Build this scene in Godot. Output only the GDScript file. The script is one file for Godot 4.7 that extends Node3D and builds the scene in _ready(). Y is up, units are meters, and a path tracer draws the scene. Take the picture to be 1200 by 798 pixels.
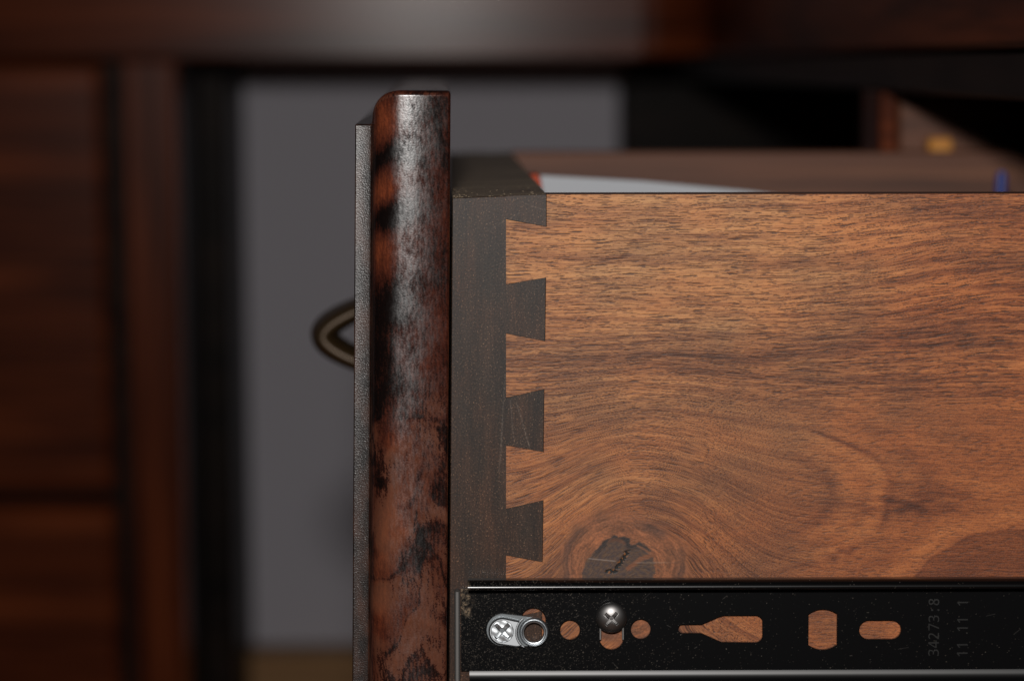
extends Node3D
# A pulled-out dovetailed drawer, photographed with an on-camera flash. Metres; the drawer's own shapes are written in millimetres
# from the corner where the drawer side meets the inner face of the box front (x along the drawer, y up, z towards the viewer).

const MM := 0.001
const FLOW_SEED := 11
var used := {}
var mat := {}


# ---------------------------------------------------------------- small helpers
func numbered(called: String) -> String:
	var n: int = used.get(called, 0)
	used[called] = n + 1
	return called if n == 0 else "%s_%03d" % [called, n]


func mb() -> SurfaceTool:
	var st := SurfaceTool.new()
	st.begin(Mesh.PRIMITIVE_TRIANGLES)
	return st


func tri(st: SurfaceTool, p: Array, n: Array, uv: Array) -> void:
	var face: Vector3 = (p[1] - p[0]).cross(p[2] - p[0])
	var order := [0, 1, 2]
	if face.dot(n[0] + n[1] + n[2]) > 0.0:
		order = [0, 2, 1]
	for k in order:
		st.set_normal(n[k])
		st.set_uv(uv[k])
		st.add_vertex(p[k] * MM)


func quad(st: SurfaceTool, p: Array, n: Array, uv: Array) -> void:
	tri(st, [p[0], p[1], p[2]], [n[0], n[1], n[2]], [uv[0], uv[1], uv[2]])
	tri(st, [p[0], p[2], p[3]], [n[0], n[2], n[3]], [uv[0], uv[2], uv[3]])


func flat(st: SurfaceTool, p: Array, out: Vector3, s := 0.02) -> void:
	var n: Vector3 = (p[1] - p[0]).cross(p[2] - p[0]).normalized()
	if n.dot(out) < 0.0:
		n = -n
	var uv := []
	for q in p:
		if absf(n.z) > 0.7: uv.append(Vector2(q.x, -q.y) * s)
		elif absf(n.y) > 0.7: uv.append(Vector2(q.x, q.z) * s)
		else: uv.append(Vector2(q.z, -q.y) * s)
	if p.size() == 4:
		quad(st, p, [n, n, n, n], uv)
	else:
		tri(st, p, [n, n, n], uv)


# a box with chamfered edges, sizes in millimetres
func box(st: SurfaceTool, lo: Vector3, hi: Vector3, b := 0.8) -> void:
	var c := (lo + hi) / 2.0
	var h := (hi - lo) / 2.0
	b = minf(b, minf(h.x, minf(h.y, h.z)) * 0.6)
	var pt := func(s: Vector3, ax: int) -> Vector3:
		var r := h - Vector3(b, b, b)
		r[ax] = h[ax]
		return c + r * s
	for ax in 3:
		var u := (ax + 1) % 3
		var v := (ax + 2) % 3
		for sg in [-1.0, 1.0]:
			var q := []
			for d in [[-1, -1], [1, -1], [1, 1], [-1, 1]]:
				var s := Vector3()
				s[ax] = sg; s[u] = d[0]; s[v] = d[1]
				q.append(pt.call(s, ax))
			var o := Vector3(); o[ax] = sg
			flat(st, q, o)
		for su in [-1.0, 1.0]:
			for sv in [-1.0, 1.0]:
				var a := Vector3(); a[ax] = -1; a[u] = su; a[v] = sv
				var e := a; e[ax] = 1
				var o := Vector3(); o[u] = su; o[v] = sv
				flat(st, [pt.call(a, u), pt.call(e, u), pt.call(e, v), pt.call(a, v)], o)
	for sx in [-1.0, 1.0]:
		for sy in [-1.0, 1.0]:
			for sz in [-1.0, 1.0]:
				var s := Vector3(sx, sy, sz)
				flat(st, [pt.call(s, 0), pt.call(s, 1), pt.call(s, 2)], s)


func obj(called: String, st: SurfaceTool, m: Material, parent: Node = self) -> MeshInstance3D:
	var o := MeshInstance3D.new()
	o.mesh = st.commit()
	for k in o.mesh.get_surface_count():
		o.mesh.surface_set_material(k, m)
	return put(o, called, parent)


func put(o: Node3D, called: String, parent: Node) -> Node3D:
	o.name = called if parent != self else numbered(called)
	parent.add_child(o, true)
	return o


func box_part(called: String, lo: Vector3, hi: Vector3, m: Material, parent: Node, b := 0.8) -> MeshInstance3D:
	var st := mb()
	box(st, lo, hi, b)
	return obj(called, st, m, parent)


func tag(o: Node, label: String, category: String, kind := "") -> void:
	o.set_meta("label", label)
	if category: o.set_meta("category", category)
	if kind: o.set_meta("kind", kind)


func thing(called: String, label: String, category: String, at := Vector3.ZERO) -> Node3D:
	var o := Node3D.new()
	o.position = at
	put(o, called, self)
	tag(o, label, category)
	return o


# a slab cut to an outline in x and y, from z1 (back) to z0 (front); open edges (where wood runs on into the next piece) get no wall
func slab(caps: SurfaceTool, walls: SurfaceTool, pts: PackedVector2Array, z0: float, z1: float, uvmap: Callable, open := [], bev := 0.0, back := true) -> void:
	var n := pts.size()
	var ccw := not Geometry2D.is_polygon_clockwise(pts)
	var front := pts.duplicate()
	if bev > 0.0:
		for k in n:
			var nv := Vector2.ZERO
			for e in [(k + n - 1) % n, k]:
				if e in open: continue
				var d: Vector2 = (pts[(e + 1) % n] - pts[e]).normalized()
				nv += Vector2(d.y, -d.x) * (1.0 if ccw else -1.0)
			front[k] -= nv.limit_length(1.3) * bev
	var ids := Geometry2D.triangulate_polygon(pts)
	for k in range(0, ids.size(), 3):
		for side in ([0, 1] if back else [0]):
			var q := []
			var uv := []
			for j in 3:
				var w: Vector2 = (front if side == 0 else pts)[ids[k + j]]
				q.append(Vector3(w.x, w.y, z0 if side == 0 else z1))
				uv.append(uvmap.call(w))
			var nn := Vector3(0, 0, 1 if side == 0 else -1)
			tri(caps, q, [nn, nn, nn], uv)
	var run := 0.0
	for k in n:
		var a := pts[k]
		var b := pts[(k + 1) % n]
		if k in open:
			continue
		var d := (b - a).normalized()
		var o := Vector2(d.y, -d.x) * (1.0 if ccw else -1.0)
		var nn := Vector3(o.x, o.y, 0)
		var l := a.distance_to(b)
		var zf := z0 - bev
		quad(walls, [Vector3(a.x, a.y, zf), Vector3(b.x, b.y, zf), Vector3(b.x, b.y, z1), Vector3(a.x, a.y, z1)], [nn, nn, nn, nn],
			[Vector2(a.x, zf) / 100, Vector2(b.x, zf) / 100, Vector2(b.x, z1) / 100, Vector2(a.x, z1) / 100] if absf(o.y) > 0.5 else [Vector2(run, zf) / 100, Vector2(run + l, zf) / 100, Vector2(run + l, z1) / 100, Vector2(run, z1) / 100])
		if bev > 0.0:
			var fa := front[k]
			var fb := front[(k + 1) % n]
			var bn := (nn + Vector3(0, 0, 1)).normalized()
			quad(caps, [Vector3(fa.x, fa.y, z0), Vector3(fb.x, fb.y, z0), Vector3(b.x, b.y, zf), Vector3(a.x, a.y, zf)], [bn, bn, bn, bn], [uvmap.call(fa), uvmap.call(fb), uvmap.call(b), uvmap.call(a)])
		run += l


# a closed section in (z, y) run along x
func run_along(st: SurfaceTool, sec: PackedVector2Array, x0: float, x1: float, uvmap: Callable, smooth := true) -> void:
	var n := sec.size()
	var ccw := not Geometry2D.is_polygon_clockwise(sec)
	var en := []
	for k in n:
		var d := (sec[(k + 1) % n] - sec[k]).normalized()
		en.append(Vector2(d.y, -d.x) * (1.0 if ccw else -1.0))
	for k in n:
		var na: Vector2 = en[k]
		var nb: Vector2 = en[k]
		if smooth:
			var pa: Vector2 = en[(k + n - 1) % n]
			var pb: Vector2 = en[(k + 1) % n]
			if na.dot(pa) > 0.6: na = (na + pa).normalized()
			if nb.dot(pb) > 0.6: nb = (nb + pb).normalized()
		var a := sec[k]
		var b := sec[(k + 1) % n]
		var v := [Vector3(x0, a.y, a.x), Vector3(x1, a.y, a.x), Vector3(x1, b.y, b.x), Vector3(x0, b.y, b.x)]
		var m := [Vector3(0, na.y, na.x), Vector3(0, na.y, na.x), Vector3(0, nb.y, nb.x), Vector3(0, nb.y, nb.x)]
		quad(st, v, m, v.map(func(q): return uvmap.call(Vector2(q.x, q.y))))
	var ids := Geometry2D.triangulate_polygon(sec)
	for k in range(0, ids.size(), 3):
		for x in [x0, x1]:
			var q := []
			for j in 3: q.append(Vector3(x, sec[ids[k + j]].y, sec[ids[k + j]].x))
			var nn := Vector3(-1 if x == x0 else 1, 0, 0)
			tri(st, q, [nn, nn, nn], q.map(func(w): return uvmap.call(Vector2(w.x, w.y))))


# sheet metal: a centre line in (z, y) given a thickness, as a closed section with rounded ends
func sheet(line: Array, t: float) -> PackedVector2Array:
	var left := PackedVector2Array()
	var right := PackedVector2Array()
	for k in line.size():
		var d: Vector2 = ((line[mini(k + 1, line.size() - 1)] - line[maxi(k - 1, 0)]) as Vector2).normalized()
		var o := Vector2(-d.y, d.x) * t / 2.0
		left.append(line[k] + o)
		right.append(line[k] - o)
	var out := left.duplicate()
	var d2: Vector2 = (line[-1] - line[-2]).normalized()
	for a in [55, 20, -20, -55]:
		out.append(line[-1] + (d2 * cos(deg_to_rad(a)) + Vector2(-d2.y, d2.x) * sin(deg_to_rad(a))) * t / 2.0)
	right.reverse()
	out.append_array(right)
	return out


# a plate lying in x and y with holes: cut into upright strips so that no strip holds a whole hole, and hole walls with a small chamfer
func plate(st: SurfaceTool, outline: PackedVector2Array, holes: Array, z0: float, z1: float, uvmap: Callable, rim := 0.12) -> void:
	var cuts := []
	var lo := INF
	var hi := -INF
	for q in outline:
		lo = minf(lo, q.x); hi = maxf(hi, q.x)
	cuts = [lo - 1, hi + 1]
	for h in holes:
		var c := Vector2.ZERO
		for q in h: c += q
		cuts.append((c / h.size()).x + 0.0137)
	cuts.sort()
	var wide := []
	for h in holes:
		wide.append(Geometry2D.offset_polygon(h, rim, Geometry2D.JOIN_MITER)[0])
	for s in cuts.size() - 1:
		if cuts[s + 1] - cuts[s] < 0.001: continue
		var strip := PackedVector2Array([Vector2(cuts[s], -999), Vector2(cuts[s + 1], -999), Vector2(cuts[s + 1], 999), Vector2(cuts[s], 999)])
		for face in 2:
			var pieces := Geometry2D.intersect_polygons(outline, strip)
			for h in (wide if face == 0 else holes):
				var next: Array[PackedVector2Array] = []
				for q in pieces: next.append_array(Geometry2D.clip_polygons(q, h))
				pieces = next
			for q in pieces:
				var ids := Geometry2D.triangulate_polygon(q)
				for k in range(0, ids.size(), 3):
					var v := []
					for j in 3: v.append(Vector3(q[ids[k + j]].x, q[ids[k + j]].y, z0 if face == 0 else z1))
					var nn := Vector3(0, 0, 1 - 2 * face)
					tri(st, v, [nn, nn, nn], v.map(func(w): return uvmap.call(Vector2(w.x, w.y))))
	for ring in holes + [outline]:
		var hole: bool = not (ring == outline)
		var ccw := not Geometry2D.is_polygon_clockwise(ring)
		for k in ring.size():
			var a: Vector2 = ring[k]
			var b: Vector2 = ring[(k + 1) % ring.size()]
			var d := (b - a).normalized()
			var o := Vector2(d.y, -d.x) * (1.0 if ccw else -1.0)
			if hole: o = -o
			var nn := Vector3(o.x, o.y, 0)
			var zf := z0 - rim if hole else z0
			flat(st, [Vector3(a.x, a.y, zf), Vector3(b.x, b.y, zf), Vector3(b.x, b.y, z1), Vector3(a.x, a.y, z1)], nn)
			if hole:
				var e := -o * rim
				flat(st, [Vector3(a.x + e.x, a.y + e.y, z0), Vector3(b.x + e.x, b.y + e.y, z0), Vector3(b.x, b.y, zf), Vector3(a.x, a.y, zf)], nn + Vector3(0, 0, 1))


func disc(c: Vector2, r: float, n := 32) -> PackedVector2Array:
	var p := PackedVector2Array()
	for k in n: p.append(c + Vector2.from_angle(TAU * k / n) * r)
	return p


# the outline round circles (hull), for slots and lobes
func hull(circles: Array, n := 28) -> PackedVector2Array:
	var all := PackedVector2Array()
	for c in circles: all.append_array(disc(Vector2(c[0], c[1]), c[2], n))
	var h := Geometry2D.convex_hull(all)
	h.remove_at(h.size() - 1)
	return h


# a round head seen from +z whose height is given by rise(x, y), r millimetres across, standing on z = base
func head(st: SurfaceTool, c: Vector2, r: float, base: float, rise: Callable, rings := 26, turns := 72) -> void:
	var h := func(u: float, t: float) -> Vector3:
		var q := Vector2.from_angle(TAU * t / turns) * r * u
		return Vector3(c.x + q.x, c.y + q.y, base + rise.call(q.x, q.y))
	var nrm := func(u: float, t: float) -> Vector3:
		var q := Vector2.from_angle(TAU * t / turns) * r * minf(u, 0.995)
		var e := 0.03
		return Vector3(rise.call(q.x - e, q.y) - rise.call(q.x + e, q.y), rise.call(q.x, q.y - e) - rise.call(q.x, q.y + e), 2 * e).normalized()
	for i in rings:
		var u0 := float(i) / rings
		var u1 := float(i + 1) / rings
		for t in turns:
			var ps := [h.call(u0, t), h.call(u1, t), h.call(u1, t + 1), h.call(u0, t + 1)]
			var ns := [nrm.call(u0, t), nrm.call(u1, t), nrm.call(u1, t + 1), nrm.call(u0, t + 1)]
			var uv := ps.map(func(q): return Vector2(q.x, -q.y) * 0.1)
			if i == 0: tri(st, [ps[0], ps[1], ps[2]], [ns[0], ns[1], ns[2]], [uv[0], uv[1], uv[2]])
			else: quad(st, ps, ns, uv)
	for t in turns:
		var a: Vector3 = h.call(1.0, t)
		var b: Vector3 = h.call(1.0, t + 1)
		flat(st, [a, b, Vector3(b.x, b.y, base - 0.3), Vector3(a.x, a.y, base - 0.3)], Vector3((a.x + b.x) / 2 - c.x, (a.y + b.y) / 2 - c.y, 0), 0.1)


# depth of a cross-shaped driver recess
func cross_recess(x: float, y: float, turn: float, arm: float, width: float, deep: float) -> float:
	var q := Vector2(x, y).rotated(turn)
	var best := 0.0
	for s in 2:
		var along := absf(q.x if s == 0 else q.y)
		var over := absf(q.y if s == 0 else q.x)
		var w := width * (1.0 - 0.25 * along / arm)
		var d := clampf((w - over) / 0.13, 0, 1) * clampf((arm - along) / 0.22, 0, 1) * (1.0 - 0.45 * along / arm)
		best = maxf(best, d)
	return deep * maxf(best, clampf((width * 1.35 - q.length()) / 0.2, 0, 1))


func tube(st: SurfaceTool, path: Array, radius: Callable, squash := Vector2.ONE, sides := 16) -> void:
	var rows := []
	for k in path.size():
		var d: Vector3 = (path[mini(k + 1, path.size() - 1)] - path[maxi(k - 1, 0)]).normalized()
		var u := d.cross(Vector3(0, 0, 1)).normalized() if absf(d.z) < 0.9 else d.cross(Vector3(1, 0, 0)).normalized()
		var w := d.cross(u)
		var row := []
		for s in sides + 1:
			var a := TAU * s / sides
			row.append([path[k] + (u * cos(a) * squash.x + w * sin(a) * squash.y) * radius.call(float(k) / (path.size() - 1)), (u * cos(a) / squash.x + w * sin(a) / squash.y).normalized()])
		rows.append(row)
	for k in path.size() - 1:
		for s in sides:
			var a = rows[k][s]; var b = rows[k + 1][s]; var c = rows[k + 1][s + 1]; var d = rows[k][s + 1]
			quad(st, [a[0], b[0], c[0], d[0]], [a[1], b[1], c[1], d[1]], [Vector2(k, s), Vector2(k + 1, s), Vector2(k + 1, s + 1), Vector2(k, s + 1)].map(func(q): return q * 0.1))
	for e in [0, path.size() - 1]:
		var o: Vector3 = (path[1] - path[0]) * -1 if e == 0 else path[-1] - path[-2]
		for s in sides:
			flat(st, [path[e], rows[e][s][0], rows[e][s + 1][0]], o)


# ---------------------------------------------------------------- computed textures
func noise(sd: int, kind := FastNoiseLite.TYPE_SIMPLEX_SMOOTH, octaves := 1) -> FastNoiseLite:
	var n := FastNoiseLite.new()
	n.seed = sd
	n.noise_type = kind
	n.frequency = 1.0
	n.fractal_type = FastNoiseLite.FRACTAL_FBM if octaves > 1 else FastNoiseLite.FRACTAL_NONE
	n.fractal_octaves = octaves
	return n


# fills an image row by row on all cores; row(y) gives [rgb bytes, height bytes]
func paint(w: int, h: int, row: Callable) -> Array:
	var rows := []
	rows.resize(h)
	var job := func(y: int) -> void:
		rows[y] = row.call(y)
	var id := WorkerThreadPool.add_group_task(job, h, -1, true)
	WorkerThreadPool.wait_for_group_task_completion(id)
	var rgb := PackedByteArray()
	var hgt := PackedByteArray()
	for r in rows:
		rgb.append_array(r[0])
		hgt.append_array(r[1])
	return [Image.create_from_data(w, h, false, Image.FORMAT_RGB8, rgb), Image.create_from_data(w, h, false, Image.FORMAT_L8, hgt)]


func put_rgb(a: PackedByteArray, at: int, c: Color) -> void:
	a[at] = clampi(int(c.r * 255.0 + 0.5), 0, 255)
	a[at + 1] = clampi(int(c.g * 255.0 + 0.5), 0, 255)
	a[at + 2] = clampi(int(c.b * 255.0 + 0.5), 0, 255)


func c8(r: float, g: float, b: float) -> Color:
	return Color(r / 255.0, g / 255.0, b / 255.0)


func soft(a: float, b: float, x: float) -> float:
	return smoothstep(a, b, x)


# walnut drawer side: grain that rises over a knot, a cathedral lobe to its right, pores as dark dashes.
# g is laid out in units of 0.19 mm over the board (x right, y down).
const SIDE_PPM := 8.0
func walnut_side() -> Array:
	var nw := noise(1, FastNoiseLite.TYPE_SIMPLEX_SMOOTH, 2)
	var na := noise(2)
	var nb := noise(3)
	var nc := noise(4)
	var nd := noise(5)
	var ne := noise(6, FastNoiseLite.TYPE_SIMPLEX_SMOOTH, 3)
	var w := int(200 * SIDE_PPM)
	var h := int(122 * SIDE_PPM)
	var light := c8(182, 139, 94)
	var mid := c8(147, 105, 70)
	var brown := c8(112, 75, 52)
	var dark := c8(64, 41, 31)
	var red := c8(140, 86, 55)
	var heart := PackedVector2Array([Vector2(679, 684), Vector2(685, 663), Vector2(697, 649), Vector2(709, 634), Vector2(721, 629), Vector2(737, 632), Vector2(741, 641), Vector2(750, 637), Vector2(764, 646), Vector2(769, 663), Vector2(767, 684), Vector2(724, 700)])
	var row := func(j: int) -> Array:
		var rgb := PackedByteArray(); rgb.resize(w * 3)
		var hg := PackedByteArray(); hg.resize(w)
		for i in w:
			var X := 593.0 + i / SIDE_PPM * 5.24
			var Y := 228.0 + j / SIDE_PPM * 5.24
			var wob := nw.get_noise_2d(X * 0.004, Y * 0.006)
			# grain lines
			var dx := (X - 748.0) / (92.0 if X < 748.0 else 112.0)
			dx = sqrt(dx * dx + 0.02)
			var dy := (Y - 640.0) / 125.0
			var bump := 125.0 * exp(-dx * dx - dy * dy)
			var rise := 30.0 * soft(900, 1230, X) * exp(-pow((Y - 300.0) / 90.0, 2)) - 12.0 * soft(980, 1300, X) * exp(-pow((Y - 560.0) / 80.0, 2))
			var g := Y + bump + rise + wob * 4.0 + nd.get_noise_2d(X * 0.016, Y * 0.05) * 1.0
			var lobe_side := soft(820, 930, X) * soft(455, 500, Y)
			# colour bands along the grain
			var bands := na.get_noise_2d(X * 0.0022, g * 0.05) * 0.40 + nb.get_noise_2d(X * 0.0055, g * 0.17) * 0.42 + nc.get_noise_2d(X * 0.012, g * 0.42) * 0.46
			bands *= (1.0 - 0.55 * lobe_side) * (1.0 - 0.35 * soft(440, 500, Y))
			var blotch := ne.get_noise_2d(X * 0.008, Y * 0.013)
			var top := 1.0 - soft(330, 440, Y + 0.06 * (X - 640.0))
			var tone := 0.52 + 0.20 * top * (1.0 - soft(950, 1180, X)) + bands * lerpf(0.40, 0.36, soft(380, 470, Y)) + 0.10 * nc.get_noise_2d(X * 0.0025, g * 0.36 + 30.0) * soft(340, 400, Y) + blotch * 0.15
			# darker mauve stripe at mid height, right half banded
			tone -= 0.14 * exp(-pow((g - 418.0 - wob * 8.0) / 17.0, 2)) * soft(500, 760, X)
			tone -= 0.15 * exp(-pow((g - 447.0) / 8.0, 2)) * soft(760, 1000, X)
			tone += 0.20 * exp(-pow((g - 432.0) / 5.0, 2)) * soft(820, 1000, X)
			tone -= 0.12 * exp(-pow((Y - 355.0 - (1200.0 - X) * 0.05) / 14.0, 2)) * soft(900, 1050, X)
			tone += 0.16 * exp(-pow((g - 640.0) / 30.0, 2)) * (1.0 - soft(800, 900, X))
			var redness := 0.40 + 0.5 * soft(860, 1150, X) + 0.25 * soft(430, 640, Y) + blotch * 0.35
			# cathedral lobe
			var lx := (X - 885.0) / 158.0
			var ly := (Y - 583.0 - wob * 10.0) / 84.0
			var ld := sqrt(lx * lx + ly * ly) + nd.get_noise_2d(X * 0.016, Y * 0.016) * 0.035 + nb.get_noise_2d(X * 0.05, Y * 0.2) * 0.012
			var lk := soft(880, 965, X)
			tone += lk * (0.13 * exp(-pow((ld - 0.93) / 0.075, 2)) - 0.26 * exp(-pow((ld - 1.035) / 0.035, 2)) * (0.6 + 0.8 * na.get_noise_2d(X * 0.01, Y * 0.02)))
			tone += lk * (-0.13 * exp(-pow((ld - 0.60) / 0.06, 2)) - 0.10 * exp(-pow((ld - 1.32) / 0.10, 2)) + 0.08 * exp(-pow((ld - 0.72) / 0.06, 2)))
			tone -= 0.02
			tone -= 0.10 * soft(690, 790, X) * (1.0 - soft(930, 1010, X)) * soft(520, 590, Y)
			# dark heart at lower right, a pale band over it
			var hx := (X - 1205.0) / 138.0
			var hy := (Y - 712.0) / 92.0
			var hd := sqrt(hx * hx + hy * hy) + nd.get_noise_2d(X * 0.02, Y * 0.02) * 0.035
			tone += -0.21 * (1.0 - soft(0.965, 1.0, hd)) - 0.13 * exp(-pow((hd - 0.985) / 0.02, 2)) + 0.13 * exp(-pow((hd - 1.14) / 0.09, 2))
			var mott := exp(-pow((X - 1060.0) / 70.0, 2) - pow((Y - 592.0 + (X - 1060.0) * 0.06) / 13.0, 2))
			tone -= 0.30 * mott * (0.6 + nb.get_noise_2d(X * 0.03, Y * 0.09))
			mott = exp(-pow((X - 988.0) / 17.0, 2) - pow((Y - 650.0) / 11.0, 2))
			tone -= 0.32 * mott * (0.6 + nb.get_noise_2d(X * 0.06, Y * 0.09))
			# fibre: very fine streaks
			var fib := nb.get_noise_2d(X * 0.035, g * 0.75) * 0.55 + nd.get_noise_2d(X * 0.11, g * 1.25) * 0.5
			tone += fib * (0.24 - 0.10 * lobe_side)
			var grit := na.get_noise_2d(X * 0.9, Y * 1.0)
			tone += grit * (0.11 + 0.06 * lobe_side) + nd.get_noise_2d(X * 0.42, Y * 0.5) * (0.05 + 0.05 * lobe_side)
			# pores
			var gp := lerpf(g, Y + wob * 3.0, lobe_side)
			var dense := 0.5 + 0.6 * nw.get_noise_2d(X * 0.012 + 40.0, gp * 0.035)
			var stretch := lerpf(1.0, 2.1, lobe_side)
			var p1 := nc.get_noise_2d(X * 0.026 * stretch, gp * 0.62) + 0.22 * dense
			var p2 := ne.get_noise_2d(X * 0.052 * stretch + 9.0, gp * 0.60 + 5.0) + 0.14 * dense
			var pore := maxf(soft(0.56, 0.70, p1) * (1.0 - 0.35 * lobe_side), 0.75 * soft(0.38, 0.54, p2) * (1.0 - 0.4 * lobe_side))
			# the knot
			var kx := X - 727.0
			var ky := Y - 676.0
			var ka := atan2(ky, kx)
			var kr := sqrt(kx * kx * (0.9 if kx < 0.0 else 0.84) + ky * ky * 0.86) * (1.0 + 0.11 * nd.get_noise_2d(cos(ka) * 0.8 + 7.0, sin(ka) * 0.8)) + 1.6 * nd.get_noise_2d(X * 0.05, Y * 0.05) + 0.5 * grit
			var inner := -INF
			if kr < 75.0:
				inner = 99.0
				for e in heart.size():
					inner = minf(inner, Geometry2D.get_closest_point_to_segment(Vector2(X, Y), heart[e], heart[(e + 1) % heart.size()]).distance_to(Vector2(X, Y)))
				if not Geometry2D.is_point_in_polygon(Vector2(X, Y), heart): inner = -inner
				inner += 1.8 * nd.get_noise_2d(X * 0.11, Y * 0.11) + 0.7 * grit
			var halo := 1.0 - soft(60, 80, kr + 5.0 * nd.get_noise_2d(X * 0.04 + 20.0, Y * 0.04))
			var col: Color
			if tone < 0.30: col = dark.lerp(brown, clampf(tone / 0.30, 0.0, 1.0))
			elif tone < 0.56: col = brown.lerp(mid, (tone - 0.30) / 0.26)
			else: col = mid.lerp(light, minf((tone - 0.56) / 0.34, 1.15))
			col = col.lerp(Color(col.r * 1.02, col.g * 0.82, col.b * 0.68), clampf(redness, 0.0, 1.0))
			if halo > 0.0:
				var kc := red.lerp(c8(128, 80, 52), 0.5 + 0.9 * nd.get_noise_2d(X * 0.035, Y * 0.035))
				kc = kc.lerp(c8(72, 50, 42), 0.62 * exp(-pow((kr - 64.0) / 5.5, 2)) * clampf(0.35 + 1.9 * nw.get_noise_2d(cos(ka) * 1.1, sin(ka) * 1.1 + 3.0), 0.0, 1.0))
				var rings := nd.get_noise_2d(kr * 0.16 + 11.0, ka * 1.2) * 0.6 + nb.get_noise_2d(kr * 0.5, ka * 2.5) * 0.6 + nc.get_noise_2d(X * 0.25, Y * 0.25) * 0.45
				kc = kc * (1.0 + 0.26 * rings)
				kc = kc.lerp(c8(80 + 16 * nb.get_noise_2d(X * 0.16, Y * 0.22), 61 + 10 * nb.get_noise_2d(X * 0.16, Y * 0.22), 51), soft(-0.8, 1.2, inner) * 0.96)
				kc = kc.lerp(c8(38, 31, 31), 0.85 * exp(-pow((inner - 2.6) / 2.6, 2)) * soft(672, 640, Y + 0.25 * absf(kx)))
				var sa := Geometry2D.get_closest_point_to_segment(Vector2(X, Y), Vector2(737, 668), Vector2(752, 657)).distance_to(Vector2(X, Y))
				var sb := Geometry2D.get_closest_point_to_segment(Vector2(X, Y), Vector2(752, 657), Vector2(767, 651)).distance_to(Vector2(X, Y))
				var sc := Geometry2D.get_closest_point_to_segment(Vector2(X, Y), Vector2(748, 641), Vector2(764, 650)).distance_to(Vector2(X, Y))
				kc = kc.lerp(c8(128, 78, 50), 0.85 * (1.0 - soft(1.5, 4.0, minf(sa, sb) + 1.2 * fib)))
				kc = kc.lerp(c8(140, 90, 60), 0.7 * (1.0 - soft(0.6, 1.8, sc + 0.8 * fib)))
				sa = Geometry2D.get_closest_point_to_segment(Vector2(X, Y), Vector2(715, 636), Vector2(732, 638)).distance_to(Vector2(X, Y) + Vector2(0, 3.0 - 0.03 * pow(X - 723.0, 2)))
				kc = kc.lerp(c8(112, 68, 44), 0.6 * (1.0 - soft(0.5, 4.0, sa)))
				kc = kc.lerp(Color(kc.r * 0.78, kc.g * 0.78, kc.b * 0.8), clampf(0.5 + grit * 1.1 + fib * 0.5, 0.0, 1.0) * 0.7)
				pore *= 1.0 - halo
				col = col.lerp(kc, halo)
			col = col.lerp(Color(dark.r * 0.92, dark.g * 0.9, dark.b * 0.95), pore * 0.76)
			var height := 0.72 + fib * 0.18 + grit * 0.10 - pore * 0.5
			# the check in the knot, with its crumbled edge, and two light scratches
			var cx := X - (736.0 - (Y - 648.0) * 0.62 + 1.6 * nd.get_noise_2d(Y * 0.3, 2.0))
			var crack := (1.0 - soft(1.4, 2.6, absf(cx) - 1.0)) * soft(644, 649, Y) * (1.0 - soft(668, 670, Y))
			crack = maxf(crack, 1.0 - soft(0.7, 1.0, Vector2((X - 717.0) / 9.0, (Y - 671.5) / 3.2).length()))
			if crack > 0.0:
				var crumb := soft(0.22, 0.42, nb.get_noise_2d(X * 0.2, Y * 0.2 + 3.0))
				col = col.lerp(c8(10, 7, 5).lerp(c8(136, 84, 42), crumb * 0.9), crack)
				height = lerpf(height, 0.1 + 0.4 * crumb, crack)
			var scr := (1.0 - soft(0.4, 1.0, absf(Y - (656.0 + (X - 690.0) * 0.10)))) * soft(688, 692, X) * (1.0 - soft(720, 724, X))
			scr = maxf(scr, 0.6 * (1.0 - soft(0.4, 1.0, absf(Y - 661.0))) * soft(742, 748, X) * (1.0 - soft(770, 800, X)))
			col = col.lerp(c8(170, 158, 150), scr * 0.45)
			put_rgb(rgb, i * 3, col)
			hg[i] = clampi(int(height * 255.0), 0, 255)
		return [rgb, hg]
	return paint(w, h, row)


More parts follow.
